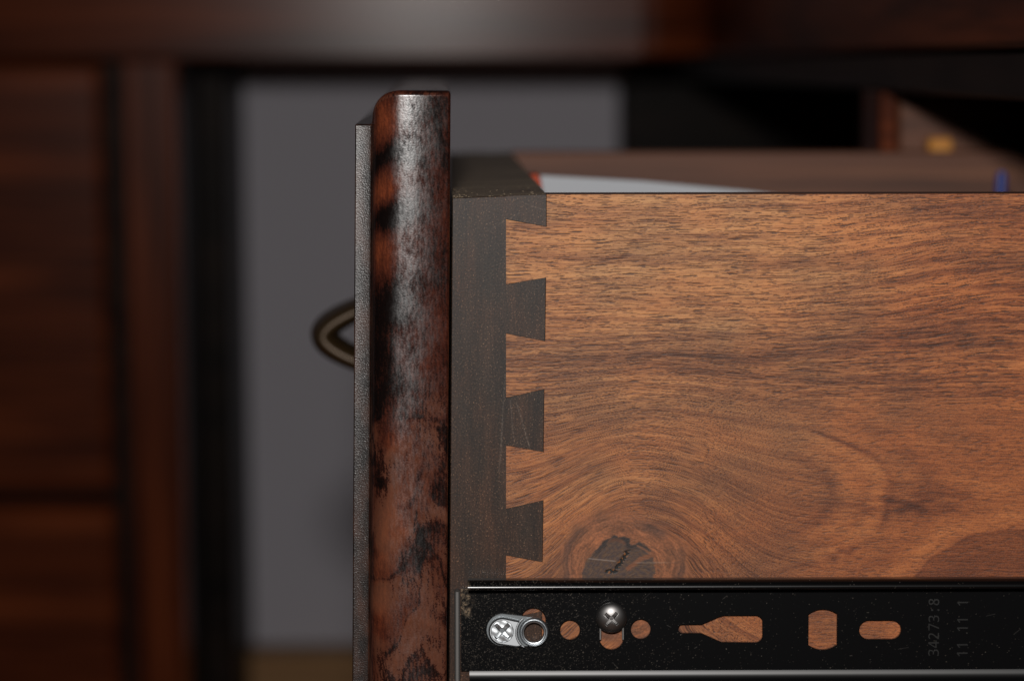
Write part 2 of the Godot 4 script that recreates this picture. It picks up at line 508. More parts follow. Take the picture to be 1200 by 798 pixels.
# darkened end grain of the box front: fine dots, faint upright bands, a few scratches
func end_grain() -> Array:
	var n1 := noise(21)
	var n2 := noise(22, FastNoiseLite.TYPE_SIMPLEX_SMOOTH, 3)
	var n3 := noise(23, FastNoiseLite.TYPE_CELLULAR)
	var w := 190
	var h := 976
	var lines := [[[-3.4, -2.5], [0.0, -3.4], 0.12], [[-6.6, -46.5], [-3.6, -57.0], 0.16], [[-8.0, -46.0], [-7.3, -55.0], 0.13], [[-9.2, -40.0], [-10.6, -62.0], 0.12], [[-13.0, -8.0], [-6.0, -4.0], 0.09], [[-10.2, -60.0], [-9.7, -50.0], 0.1]]
	var row := func(j: int) -> Array:
		var rgb := PackedByteArray(); rgb.resize(w * 3)
		var hg := PackedByteArray(); hg.resize(w)
		for i in w:
			var x := -22.5 + i / 8.0
			var y := -j / 8.0
			var b := n2.get_noise_2d(x * 0.22, y * 0.035)
			var f := n1.get_noise_2d(x * 4.4, y * 4.4)
			var f2 := n1.get_noise_2d(x * 2.1 + 50.0, y * 1.5)
			var warm := clampf(0.40 + 0.7 * n2.get_noise_2d(x * 0.12 + 5.0, y * 0.05) + 0.35 * soft(-40, -85, y), 0.0, 1.0)
			var t := 0.84 + b * 0.22 + f * 0.30 + f2 * 0.18
			t += n1.get_noise_2d(x * 1.7, y * 0.10 + 9.0) * 0.13 + n1.get_noise_2d(x * 4.0, y * 0.4) * 0.10
			t += 0.7 * soft(0.62, 0.8, f) * soft(0.1, 0.5, f2)
			var col := c8(47, 36, 29).lerp(c8(64, 41, 28), warm)
			# sawdust caught in the pores
			if f > 0.55 and f2 > 0.25: col = col.lerp(c8(126, 106, 84), 0.4)
			col = Color(col.r * t, col.g * t, col.b * t)
			for l in lines:
				var a := Vector2(l[0][0], l[0][1])
				var e := Vector2(l[1][0], l[1][1])
				var q := Geometry2D.get_closest_point_to_segment(Vector2(x, y), a, e)
				var d := q.distance_to(Vector2(x, y))
				if d < 0.3: col = col.lerp(c8(170, 165, 158), (1.0 - soft(0.04, 0.26, d)) * l[2] * (1.2 + f2))
			put_rgb(rgb, i * 3, col)
			hg[i] = clampi(int((0.55 + f * 0.22 + f2 * 0.2) * 255.0), 0, 255)
		return [rgb, hg]
	return paint(w, h, row)


# dark figured mahogany of the shaped front: clouded red-brown and black, 60 mm round the section by 160 mm along the edge
func burl() -> Array:
	var n1 := noise(31, FastNoiseLite.TYPE_SIMPLEX_SMOOTH, 4)
	var n2 := noise(32, FastNoiseLite.TYPE_SIMPLEX_SMOOTH, 3)
	var n3 := noise(33)
	var n4 := noise(34)
	var w := 420
	var h := 1120
	var row := func(j: int) -> Array:
		var rgb := PackedByteArray(); rgb.resize(w * 3)
		var hg := PackedByteArray(); hg.resize(w)
		for i in w:
			var u := i / 7.0
			var v := j / 7.0     # millimetres down from the top of the front
			var wx := n2.get_noise_2d(u * 0.05, v * 0.03) * 9.0
			var wy := n2.get_noise_2d(u * 0.05 + 30.0, v * 0.03) * 11.0
			var fig := n1.get_noise_2d((u + wx) * 0.055, (v + wy) * 0.048)
			var vein := 1.0 - absf(n1.get_noise_2d((u + wx) * 0.045 + 60.0, (v + wy) * 0.04))
			var flame := n2.get_noise_2d((u + wx) * 0.11 + v * 0.03, (v + wy * 0.6) * 0.06 + 9.0)
			var low := soft(58, 72, v)
			var t := 0.26 + fig * 0.30 + 0.10 * low + flame * (0.12 + 0.12 * low) - 0.22 * soft(0.80, 1.0, vein) * low
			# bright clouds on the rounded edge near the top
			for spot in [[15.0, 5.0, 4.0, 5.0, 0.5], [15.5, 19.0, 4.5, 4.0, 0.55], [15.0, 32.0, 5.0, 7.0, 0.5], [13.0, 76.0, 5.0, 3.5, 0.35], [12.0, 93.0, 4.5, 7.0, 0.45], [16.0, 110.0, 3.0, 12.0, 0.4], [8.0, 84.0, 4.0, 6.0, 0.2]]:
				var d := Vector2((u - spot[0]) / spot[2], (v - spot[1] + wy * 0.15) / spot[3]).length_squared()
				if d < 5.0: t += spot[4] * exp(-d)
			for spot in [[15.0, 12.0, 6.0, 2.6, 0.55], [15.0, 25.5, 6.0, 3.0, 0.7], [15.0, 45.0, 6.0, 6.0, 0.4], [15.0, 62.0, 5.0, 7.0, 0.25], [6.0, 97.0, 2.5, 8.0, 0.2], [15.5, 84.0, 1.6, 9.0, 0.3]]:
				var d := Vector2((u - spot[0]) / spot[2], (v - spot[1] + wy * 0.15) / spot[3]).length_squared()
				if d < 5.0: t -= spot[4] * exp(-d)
			var grit := n3.get_noise_2d(u * 2.6, v * 2.2)
			var hair := n4.get_noise_2d(u * 1.4 + v * 0.35, v * 0.5 - u * 0.2)
			t += grit * 0.13 + hair * 0.12 + n4.get_noise_2d(u * 1.3 + 40.0, v * 0.10) * 0.12 + n3.get_noise_2d(u * 5.0, v * 4.6) * 0.08
			var col: Color
			if t < 0.35: col = c8(15, 9, 8).lerp(c8(58, 26, 18), clampf(t / 0.35, 0.0, 1.0))
			else: col = c8(54, 25, 18).lerp(c8(112, 55, 33), clampf((t - 0.35) / 0.6, 0.0, 1.05))
			if low > 0.0 and t > 0.3: col = col.lerp(c8(98, 64, 48), low * clampf(fig + 0.35, 0.0, 0.6))
			put_rgb(rgb, i * 3, col)
			# also read as roughness: smeared finish, patchy along the edge
			var ridge := soft(-0.1, 0.5, n2.get_noise_2d(u * 0.35, v * 0.09))
			var smear := n2.get_noise_2d(u * 0.16 + 80.0, v * 0.12)
			hg[i] = clampi(int((0.50 + grit * 0.10 + n3.get_noise_2d(u * 1.3, v * 0.5) * 0.10 + ridge * 0.08 + smear * 0.18) * 255.0), 0, 255)
		return [rgb, hg]
	return paint(w, h, row)


# the sawn step of the front under its finish: fine pitted cross grain
func rough_lip() -> Array:
	var n1 := noise(36)
	var n2 := noise(37, FastNoiseLite.TYPE_SIMPLEX_SMOOTH, 3)
	var w := 480
	var h := 1280
	var row := func(j: int) -> Array:
		var rgb := PackedByteArray(); rgb.resize(w * 3)
		var hg := PackedByteArray(); hg.resize(w)
		for i in w:
			var u := i / 8.0
			var v := j / 8.0
			var t := 0.5 + n2.get_noise_2d(u * 0.2, v * 0.07) * 0.8 + n1.get_noise_2d(u * 3.0, v * 3.4) * 0.4
			put_rgb(rgb, i * 3, c8(14, 10, 9).lerp(c8(60, 38, 29), clampf(t, 0.0, 1.0)))
			hg[i] = clampi(int((0.5 + n1.get_noise_2d(u * 4.0, v * 3.6) * 0.38 + n1.get_noise_2d(u * 6.0, v * 6.5 + 70.0) * 0.2) * 255.0), 0, 255)
		return [rgb, hg]
	return paint(w, h, row)


# black lacquered steel of the slide with sawdust on it, thick near the front end
func dusty_steel() -> Array:
	var rng := RandomNumberGenerator.new()
	rng.seed = 5
	var n1 := noise(41, FastNoiseLite.TYPE_SIMPLEX_SMOOTH, 3)
	var w := 1320
	var h := 250
	var img := Image.create(w, h, false, Image.FORMAT_RGB8)
	img.fill(c8(9, 9, 10))
	for j in h:
		for i in range(0, 130):
			var x := i / 10.0
			var y := j / 10.0
			var d := soft(3.5, 0.2, Vector2(x - 0.4, (y - 5.6) * 0.7).length()) + soft(2.6, 0.2, Vector2(x - 0.2, y - 1.4).length()) + 0.5 * soft(2.0, 0.2, Vector2(x - 1.8, y - 8.6).length())
			d = d * clampf(0.55 + n1.get_noise_2d(i * 0.05, j * 0.05) * 1.6, 0.0, 1.0)
			if d > 0.02: img.set_pixel(i, j, c8(9, 9, 10).lerp(c8(120, 103, 84), minf(d * 1.4, 0.9)))
	for k in 7600:
		var left := k < 6200
		var x := int((absf(rng.randfn(0, 0.16)) if left else rng.randf()) * w)
		if x >= w - 2: continue
		var y := rng.randi_range(1, h - 3)
		var c := c8(9, 9, 10).lerp(c8(96, 86, 74).lerp(c8(120, 112, 102), rng.randf()), pow(rng.randf(), 1.7) * 0.75 + 0.06)
		img.set_pixel(x, y, c)
		if rng.randf() < 0.75: img.set_pixel(x + 1, y, c)
		if rng.randf() < 0.6: img.set_pixel(x, y + 1, c)
		if rng.randf() < 0.12:
			img.set_pixel(x + 1, y + 1, c)
			img.set_pixel(x + 2, y, c)
	# scuffs where the slide has rubbed
	for k in 16:
		var a := Vector2(rng.randf_range(30, w - 60), rng.randf_range(30, h - 30))
		var d := Vector2.from_angle(rng.randf_range(-0.9, 0.9)) * rng.randf_range(6, 26)
		for s in 40:
			var q := a + d * s / 40.0
			var o := img.get_pixelv(Vector2i(q))
			img.set_pixelv(Vector2i(q), o.lerp(c8(80, 76, 72), 0.4))
	return [img]


# furniture wood seen out of focus: reddish walnut, grain along u
func cabinet_wood(sd: int, a: Color, b: Color, c: Color) -> Array:
	var n1 := noise(sd, FastNoiseLite.TYPE_SIMPLEX_SMOOTH, 3)
	var n2 := noise(sd + 1)
	var n3 := noise(sd + 2, FastNoiseLite.TYPE_SIMPLEX_SMOOTH, 2)
	var w := 512
	var h := 512
	var row := func(j: int) -> Array:
		var rgb := PackedByteArray(); rgb.resize(w * 3)
		var hg := PackedByteArray(); hg.resize(w)
		for i in w:
			var th := TAU * i / w
			# round in u, so that the repeat has no seam there
			var t := 0.5 + 0.75 * n1.get_noise_3d(cos(th) * 0.35, sin(th) * 0.35, j * 0.022) + 0.35 * n2.get_noise_3d(cos(th) * 1.2, sin(th) * 1.2, j * 0.13)
			var f := n2.get_noise_3d(cos(th) * 5.0, sin(th) * 5.0, j * 0.55)
			t += f * 0.12
			var edge := soft(0, 40, minf(j, h - 1 - j))
			t = lerpf(0.5, t, edge)
			var col := a.lerp(b, clampf(t * 2.0, 0.0, 1.0)).lerp(c, clampf(t * 2.0 - 1.0, 0.0, 1.0))
			put_rgb(rgb, i * 3, col)
			hg[i] = clampi(int((0.5 + f * 0.3) * 255), 0, 255)
		return [rgb, hg]
	return paint(w, h, row)


func tex(img: Image) -> ImageTexture:
	return ImageTexture.create_from_image(img)


func std(called: String, c: Color, rough: float, spec := 0.5, metal := 0.0) -> StandardMaterial3D:
	var m := StandardMaterial3D.new()
	m.resource_name = called
	m.albedo_color = c
	m.roughness = rough
	m.metallic = metal
	m.metallic_specular = spec
	mat[called] = m
	return m


func painted(called: String, imgs: Array, rough: float, spec: float, relief: float) -> StandardMaterial3D:
	var m := std(called, Color.WHITE, rough, spec)
	m.albedo_texture = tex(imgs[0])
	if relief > 0.0:
		m.heightmap_enabled = true
		m.heightmap_texture = tex(imgs[1])
		m.heightmap_scale = relief
	return m


func triplanar(m: StandardMaterial3D, s: Vector3) -> StandardMaterial3D:
	m.uv1_triplanar = true
	m.uv1_world_triplanar = true
	m.uv1_scale = s
	return m


func materials() -> void:
	painted("walnut_side", walnut_side(), 0.5, 0.32, 0.009)
	painted("end_grain", end_grain(), 0.42, 0.28, 0.0016)
	var b := burl()
	var f := painted("burl", b, 0.44, 0.5, 0.0035)
	f.roughness_texture = f.heightmap_texture
	painted("lip_wood", rough_lip(), 0.32, 0.42, 0.006)
	painted("dusty_steel", dusty_steel(), 0.2, 0.35, 0)
	std("black_steel", c8(10, 10, 11), 0.36, 0.5)
	std("worn_steel", c8(104, 102, 100), 0.5, 0.5, 0.6)
	std("zinc", c8(176, 180, 183), 0.38, 0.5, 1.0)
	std("zinc_dull", c8(96, 100, 102), 0.48, 0.5, 0.9)
	std("screw_metal", c8(128, 126, 125), 0.42, 0.5, 1.0)
	std("brass", c8(62, 46, 27), 0.4, 0.5, 0.4)
	var wood := cabinet_wood(51, c8(62, 27, 15), c8(96, 44, 22), c8(124, 60, 31))
	triplanar(painted("cabinet_wood", wood, 0.2, 0.3, 0), Vector3(1.6, 4.2, 1.6))
	triplanar(painted("desk_top_wood", wood, 0.2, 0.19, 0), Vector3(1.1, 3.0, 1.1))
	triplanar(painted("near_top_wood", wood, 0.4, 0.15, 0), Vector3(1.1, 3.0, 1.1))
	var up := [wood[0].duplicate()]
	up[0].rotate_90(CLOCKWISE)
	triplanar(painted("upright_wood", up, 0.25, 0.2, 0), Vector3(5.0, 1.6, 5.0))
	var inner := cabinet_wood(61, c8(78, 48, 34), c8(108, 67, 47), c8(132, 86, 60))
	triplanar(painted("drawer_wood", inner, 0.55, 0.4, 0), Vector3(3.0, 14.0, 3.0))
	var dusty := cabinet_wood(71, c8(104, 90, 78), c8(136, 118, 100), c8(176, 156, 130))
	painted("box_top", dusty, 0.6, 0.4, 0.01)
	var darkw := cabinet_wood(81, c8(20, 15, 13), c8(34, 26, 22), c8(48, 36, 30))
	triplanar(painted("dark_wood", darkw, 0.4, 0.15, 0), Vector3(2.0, 2.0, 2.0))
	var oak := cabinet_wood(91, c8(134, 96, 58), c8(164, 120, 74), c8(182, 138, 90))
	triplanar(painted("oak", oak, 0.5, 0.4, 0), Vector3(1.5, 5.0, 1.5))
	std("pine", c8(220, 150, 70), 0.6, 0.4)
	std("wall_paint", c8(203, 199, 207), 0.85, 0.3)
	std("paper", c8(186, 189, 194), 0.8, 0.3)
	std("orange_card", c8(170, 60, 18), 0.6, 0.4)
	std("blue_plastic", c8(30, 50, 130), 0.3, 0.5)
	std("floor_wood", c8(96, 62, 40), 0.5, 0.4)
	std("stamp", c8(20, 20, 19), 0.3, 0.6, 0.2)
	std("sawdust", c8(122, 108, 90), 0.9, 0.2)


# ---------------------------------------------------------------- the drawer
func uv_side(q: Vector2) -> Vector2:
	return Vector2((q.x + 9.0) / 200.0, -q.y / 122.0)

func uv_end(q: Vector2) -> Vector2:
	return Vector2((q.x + 22.5) / 23.75, -q.y / 122.0)

func uv_steel(q: Vector2) -> Vector2:
	return Vector2((q.x + 19.2) / 132.0, (-85.0 - q.y) / 25.0)


func build_drawer() -> Node3D:
	var d := thing("drawer", "open walnut desk drawer with dark dovetailed corner, shaped dark front and black slide rail", "drawer", Vector3(0.02485, 0.71544, 0))
	const DEEP := -392.0
	const TH := -13.0
	const LOW := -122.0
	# dovetail joint: [upper right, lower right, lower left, upper left] of each pin
	var pins := [
		[Vector2(0.02, -18.5), Vector2(-0.17, -32.8), Vector2(-8.94, -31.06), Vector2(-8.94, -19.98)],
		[Vector2(-0.35, -43.5), Vector2(-0.5, -57.7), Vector2(-8.94, -56.16), Vector2(-8.94, -45.4)],
		[Vector2(-0.52, -68.5), Vector2(-0.7, -82.57), Vector2(-8.94, -81.0), Vector2(-8.94, -70.4)],
		[Vector2(-0.8, -93.6), Vector2(-0.95, -107.6), Vector2(-8.94, -106.1), Vector2(-8.94, -95.4)],
	]
	# ---- box front (its end grain faces the viewer)
	var caps := mb()
	var walls := mb()
	var left := PackedVector2Array([Vector2(-20.9, -0.74), Vector2(-8.94, -0.3), Vector2(-8.94, LOW), Vector2(-21.9, LOW)])
	slab(caps, walls, left, 0, DEEP, uv_end, [1], 0.16)
	slab(caps, walls, PackedVector2Array([Vector2(-8.94, -0.3), Vector2(0.1, 0.02), Vector2(-0.95, LOW), Vector2(-8.94, LOW)]), TH - 0.05, DEEP - TH, uv_end, [3])
	var bf := obj("box_front", caps, mat.end_grain, d)
	walls.set_material(mat.box_top)
	walls.commit(bf.mesh)
	bf.set_meta("label", "dark drawer box front with end grain cut into dovetail pins")
	var half := PackedVector2Array([Vector2(-8.94, -0.3), Vector2(0.1, 0.02), Vector2(0.14, -7.2), Vector2(-8.94, -5.55)])
	var shapes := [[half, [3]]]
	for p in pins: shapes.append([PackedVector2Array(p), [2]])
	shapes.append([PackedVector2Array([Vector2(-1.0, -118.6), Vector2(-1.1, LOW), Vector2(-8.94, LOW), Vector2(-8.94, -120.2)]), [2]])
	for k in shapes.size():
		caps = mb()
		walls = mb()
		# pins stand a hair clear of the tails all round
		var outline: PackedVector2Array = shapes[k][0]
		var mid := Vector2.ZERO
		for q in outline: mid += q / outline.size()
		for i in outline.size():
			if outline[i].x > -8.9:
				outline[i].x -= 0.09
			if k > 0: outline[i].y += 0.045 * signf(mid.y - outline[i].y)
			elif outline[i].y < -4.0: outline[i].y += 0.06
		slab(caps, walls, outline, -0.02 * (k % 2), TH - 0.05, uv_end, shapes[k][1], 0.05, false)
		var pin := obj("dovetail_pin", caps, mat.end_grain, bf)
		walls.set_material(mat.box_top)
		walls.commit(pin.mesh)
	# sawdust along the top edge of the box front
	var rng := RandomNumberGenerator.new()
	rng.seed = 8
	var st := mb()
	for k in 110:
		var x := rng.randf_range(-20.6, -0.3)
		if rng.randf() < 0.4: x = -20.6 + absf(rng.randfn(0, 2.0))
		var z := -pow(rng.randf(), 2.2) * 60.0 - 0.25
		var r := rng.randf_range(0.03, 0.11) * (1.0 + 0.5 * rng.randf())
		var y := lerpf(-0.74, 0.0, (x + 20.9) / 20.9) + 0.02
		box(st, Vector3(x - r, y - 0.05, z - r), Vector3(x + r, y + r, z + r), 0.03)
	var saw := obj("sawdust", st, mat.sawdust, bf)
	saw.set_meta("kind", "stuff")
	# ---- side with tails
	var edge := PackedVector2Array()
	var open := []
	var tails := []
	var prev_r := Vector2(0.14, -7.2)
	var prev_l := Vector2(-8.94, -5.55)
	edge.append(Vector2(0.12, 0.0))
	for p in pins:
		open.append(edge.size())
		edge.append(prev_r)
		edge.append(p[0])
		tails.append(PackedVector2Array([prev_l, prev_r, p[0], p[3]]))
		prev_r = p[1]
		prev_l = p[2]
	open.append(edge.size())
	edge.append(prev_r)
	edge.append(Vector2(-1.0, -118.6))
	tails.append(PackedVector2Array([prev_l, prev_r, Vector2(-1.0, -118.6), Vector2(-8.94, -120.2)]))
	edge.append(Vector2(-1.1, LOW))
	edge.append(Vector2(330, LOW))
	edge.append(Vector2(330, 0.1))
	edge.append(Vector2(106, 0.1))
	caps = mb()
	walls = mb()
	slab(caps, walls, edge, 0.0, TH, uv_side, open, 0.0)
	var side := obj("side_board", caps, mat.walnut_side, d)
	walls.set_material(mat.drawer_wood)
	walls.commit(side.mesh)
	side.set_meta("label", "walnut drawer side with a knot above the slide rail")
	for t in tails:
		caps = mb()
		walls = mb()
		slab(caps, walls, t, 0.0, TH, uv_side, [1], 0.0, false)
		var tail := obj("dovetail_tail", caps, mat.walnut_side, side)
		walls.set_material(mat.drawer_wood)
		walls.commit(tail.mesh)
	# ---- far side, back, bottom
	box_part("far_side_board", Vector3(0.1, LOW, DEEP), Vector3(330, 0, DEEP - TH), mat.drawer_wood, d, 0.6)
	box_part("back_board", Vector3(318, LOW, DEEP - TH), Vector3(330, -6, TH), mat.drawer_wood, d, 0.6)
	box_part("bottom_board", Vector3(0.1, LOW + 6, DEEP - TH), Vector3(318, LOW + 12, TH), mat.drawer_wood, d, 0.3)
	build_front(d)
	build_slide(d)
	build_pull(d)
	return d


# the shaped front: its section swept round a rectangle
func build_front(d: Node3D) -> void:
	var sec := [Vector2(-21.5, 0.7), Vector2(-21.65, 0.25), Vector2(-22.1, 0.0), Vector2(-32.4, 0.0)]
	for k in range(1, 9):
		var a := PI / 2 * k / 8.5
		sec.append(Vector2(-32.9 - 5.7 * sin(a), 5.5 * (1.0 - cos(a)) + 0.05))
	sec.append_array([Vector2(-38.75, 7.0), Vector2(-39.0, 7.5), Vector2(-39.4, 7.6), Vector2(-42.3, 7.6), Vector2(-42.55, 7.85)])
	var strip_from := sec.size() - 4
	const YT := 23.05
	const YB := -136.0
	const ZN := 12.0
	const ZF := -404.0
	var ring := func(q: Vector2) -> Array:
		var out := []
		var r: float = maxf(0.5, 1.3 - q.y * 0.12)
		var run := 0.0
		# starts at the bottom of the near end, goes up, back along the top, down the far end
		for c in [[YT, ZN, 0], [YT, ZF, 1], [YB, ZF, 2], [YB, ZN, 3]]:
			var cy: float = c[0] - q.y * signf(c[0] - YB - 1.0) if c[0] == YT else c[0] + q.y
			var cz: float = c[1] - q.y if c[1] == ZN else c[1] + q.y
			var sy := -1.0 if c[0] == YT else 1.0
			var sz := -1.0 if c[1] == ZN else 1.0
			for k in 6:
				var a := PI / 2 * k / 5.0
				var ny: float
				var nz: float
				match c[2]:
					0: ny = sin(a); nz = cos(a)
					1: ny = cos(a); nz = -sin(a)
					2: ny = -sin(a); nz = -cos(a)
					_: ny = -cos(a); nz = sin(a)
				out.append([Vector3(q.x, cy + sy * r + ny * r, cz + sz * r + nz * r), Vector2(ny, nz)])
		return out
	var rings := sec.map(ring)
	var seg_n := []
	for k in sec.size() - 1:
		var e: Vector2 = (sec[k + 1] - sec[k]).normalized()
		seg_n.append(Vector2(-e.y, -e.x))   # (along x, outward)
	var body := mb()
	var strip := mb()
	var s := 0.0
	for k in sec.size() - 1:
		var l: float = sec[k].distance_to(sec[k + 1])
		var na: Vector2 = seg_n[k]
		var nb: Vector2 = seg_n[k]
		if k > 0 and seg_n[k - 1].dot(na) > 0.72: na = (na + seg_n[k - 1]).normalized()
		if k < sec.size() - 2 and seg_n[k + 1].dot(nb) > 0.72: nb = (nb + seg_n[k + 1]).normalized()
		# outward is -inset
		var to3 := func(q: Vector2, o: Vector2) -> Vector3: return Vector3(-q.x, o.x * q.y, o.y * q.y)
		var n := 24
		var v0 := 0.0
		var along := [0.0]
		for j in n: along.append(along[j] + rings[0][j][0].distance_to(rings[0][(j + 1) % n][0]))
		# put v = 0 at the top of the near end: point 3 is the corner's middle
		for j in n:
			var a = rings[k][j]; var b = rings[k][(j + 1) % n]; var c = rings[k + 1][(j + 1) % n]; var e = rings[k + 1][j]
			var fa := Vector2(-na.x, na.y)
			var fb := Vector2(-nb.x, nb.y)
			var nn := []
			for w in [[a, na], [b, na], [c, nb], [e, nb]]:
				var o: Vector2 = w[0][1]
				var m: Vector2 = w[1]
				nn.append(Vector3(m.x, absf(m.y) * o.x, absf(m.y) * o.y).normalized())
			var va: float = (along[j] - along[2]) / 160.0
			var vb: float = (along[j + 1] - along[2]) / 160.0
			if j >= 20:
				va = (along[24] - along[j]) / 160.0
				vb = (along[24] - along[j + 1]) / 160.0
			quad(strip if k >= strip_from else body, [a[0], b[0], c[0], e[0]], nn, [Vector2(s / 60.0, va), Vector2(s / 60.0, vb), Vector2((s + l) / 60.0, vb), Vector2((s + l) / 60.0, va)])
		s += l
	for e in [0, sec.size() - 1]:
		var c := Vector3(sec[e].x, (YT + YB) / 2, (ZN + ZF) / 2)
		for j in 24:
			var n := Vector3(1 if e == 0 else -1, 0, 0)
			var a: Vector3 = rings[e][j][0]
			var b: Vector3 = rings[e][(j + 1) % 24][0]
			tri(body, [c, a, b], [n, n, n], [c, a, b].map(func(q): return Vector2(q.z, -q.y) / 90.0))
	var f := obj("shaped_front", body, mat.burl, d)
	f.rotation.z = -0.0085
	f.set_meta("label", "dark red figured wood front with rounded edge and stepped lip")
	obj("front_lip", strip, mat.lip_wood, f)
	# the metal edge that shows in the gap behind the front
	var st := mb()
	box(st, Vector3(-22.6, -96.5, -6), Vector3(-22.05, -82.5, 0.6), 0.1)
	obj("spacer_plate", st, mat.worn_steel, f)


# cast pull on the outer face of the front, seen from its side past the lip
func build_pull(d: Node3D) -> void:
	var z := -190.0
	var c := Vector3(-44.0, -45.5, z)
	var st := mb()
	box(st, c + Vector3(-1.5, -22, -34), c + Vector3(0.5, 22, 34), 1.2)
	var pull := obj("drawer_pull", st, mat.brass, d)
	pull.set_meta("label", "aged brass loop pull on the outer face of the drawer front")
	st = mb()
	var path := []
	for k in 25:
		var q := lerpf(-1.0, 1.0, k / 24.0)
		path.append(c + Vector3(-0.5 - 11.0 * (1.0 - pow(absf(q), 1.8)), 7.6 * q, 0))
	tube(st, path, func(t): return 3.2 + 0.5 * sin(PI * t), Vector2(1.0, 3.5))
	obj("bail", st, mat.brass, pull)


func text_mesh(s: String, size: float) -> Mesh:
	var t := TextMesh.new()
	t.text = s
	var f := SystemFont.new()
	f.font_names = PackedStringArray(["Droid Sans Mono"])
	t.font = f
	t.font_size = 32
	t.pixel_size = size * MM / 32.0
	t.depth = 0.06 * MM
	return t


func build_slide(d: Node3D) -> void:
	const X0 := -19.1
	const X1 := 330.0
	var holes := [
		hull([[-2.85, -95.5, 2.75], [-2.75, -98.2, 2.6]]),
		disc(Vector2(5.41, -97.75), 2.2, 32),
		hull([[14.75, -95.4, 2.7], [14.75, -99.5, 2.7]]),
		disc(Vector2(21.33, -97.6), 2.2, 32),
		Geometry2D.intersect_polygons(Geometry2D.intersect_polygons(disc(Vector2(62.35, -98.5), 5.2, 64), disc(Vector2(62.35, -97.2), 5.2, 64))[0], PackedVector2Array([Vector2(59.15, -110), Vector2(65.55, -110), Vector2(65.55, -85), Vector2(59.15, -85)]))[0],
		hull([[72.7, -97.95, 2.1], [77.9, -97.95, 2.1]]),
	]
	# the bottle-shaped hole: narrow neck, sloping shoulders, square body with rounded corners
	var b := PackedVector2Array()
	for k in 9: b.append(Vector2(30.75, -97.6) + Vector2.from_angle(PI / 2 + PI * k / 8.0) * 0.95)
	b.append_array([Vector2(35.0, -98.55), Vector2(38.6, -100.2), Vector2(39.6, -100.6)])
	for k in 7: b.append(Vector2(47.2, -99.15) + Vector2.from_angle(-PI / 2 + PI / 2 * k / 6.0) * 1.55)
	for k in 7: b.append(Vector2(47.2, -96.15) + Vector2.from_angle(PI / 2 * k / 6.0) * 1.5)
	b.append_array([Vector2(39.9, -94.65), Vector2(38.8, -95.0), Vector2(35.0, -96.65)])
	if Geometry2D.is_polygon_clockwise(b): b.reverse()
	holes.append(b)
	for x in [118.0, 172.0, 235.0]: holes.append(hull([[x, -97.9, 2.1], [x + 6.0, -97.9, 2.1]]))
	for k in holes.size():
		if Geometry2D.is_polygon_clockwise(holes[k]): holes[k].reverse()
	var st := mb()
	plate(st, PackedVector2Array([Vector2(X0, -88.3), Vector2(X0, -106.95), Vector2(X1, -106.95), Vector2(X1, -88.3)]), holes, 1.35, 0.15, uv_steel)
	var rail := obj("slide_rail", st, mat.dusty_steel, d)
	rail.set_meta("label", "black steel drawer slide rail with punched holes and sawdust near its end")
	# rolled flanges (z, y)
	var upper := [Vector2(0.75, -88.3), Vector2(0.8, -87.5), Vector2(1.2, -86.8), Vector2(2.0, -86.35), Vector2(3.2, -86.25), Vector2(5.4, -86.25), Vector2(6.4, -86.35), Vector2(7.05, -86.75), Vector2(7.2, -87.3)]
	st = mb()
	run_along(st, sheet(upper, 1.1), -17.6, X1, uv_steel)
	obj("upper_flange", st, mat.dusty_steel, rail)
	var lower := [Vector2(0.75, -106.9), Vector2(0.85, -107.9), Vector2(1.3, -108.9), Vector2(2.1, -109.6), Vector2(3.3, -109.95), Vector2(5.4, -110.0), Vector2(6.4, -109.85), Vector2(7.0, -109.45), Vector2(7.15, -108.95)]
	st = mb()
	run_along(st, sheet(lower, 1.1), -17.2, X1, uv_steel)
	obj("lower_flange", st, mat.black_steel, rail)
	# bent end of the sheet
	var tab := PackedVector2Array()
	for k in 9: tab.append(Vector2(3.6 + 0.62 * cos(PI * k / 8.0 - PI / 2), -19.95 + 0.62 * sin(PI * k / 8.0 - PI / 2)))
	tab.append_array([Vector2(0.3, -19.33), Vector2(0.3, -20.57)])
	st = mb()
	var sec := PackedVector2Array()
	for q in tab: sec.append(Vector2(q.x, q.y))
	# section in (z, x), run upright
	var n := sec.size()
	for k in n:
		var p := sec[k]
		var q := sec[(k + 1) % n]
		var e := (q - p).normalized()
		var o := Vector3(e.x, 0, -e.y)
		var mid3 := Vector3((p.y + q.y) / 2 + 19.95, 0, (p.x + q.x) / 2 - 2.5)
		if o.dot(mid3) < 0: o = -o
		var top := -88.6
		flat(st, [Vector3(p.y, top, p.x), Vector3(q.y, top, q.x), Vector3(q.y, -110, q.x), Vector3(p.y, -110, p.x)], o)
		flat(st, [Vector3(p.y, top, p.x), Vector3(q.y, top, q.x), Vector3(-19.95, top + 0.5, 2.0)], Vector3(0, 1, 0))
	obj("end_tab", st, mat.worn_steel, rail)
	build_clip(rail)
	# mounting screw with cross recess, a little off square to the rail
	st = mb()
	head(st, Vector2.ZERO, 3.45, 0.0, func(x, y):
		var r := sqrt(x * x + y * y) / 3.45
		var dome := 1.9 * sqrt(maxf(0.0, 1.0 - r * r * 0.9)) - 0.3
		return dome - cross_recess(x, y, 0.72, 1.9, 0.48, 1.2) * (1.0 if r < 0.6 else 0.0), 34, 84)
	var shank := []
	for k in 3: shank.append(Vector3(0, 0, -0.2 - 6.0 * k))
	tube(st, shank, func(_t): return 1.75)
	var screw := obj("mounting_screw", st, mat.screw_metal, rail)
	screw.position = Vector3(14.62, -94.7, 3.0) * MM
	screw.rotation = Vector3(0.10, -0.03, 0)
	screw.set_meta("label", "dark pan head screw with cross recess")
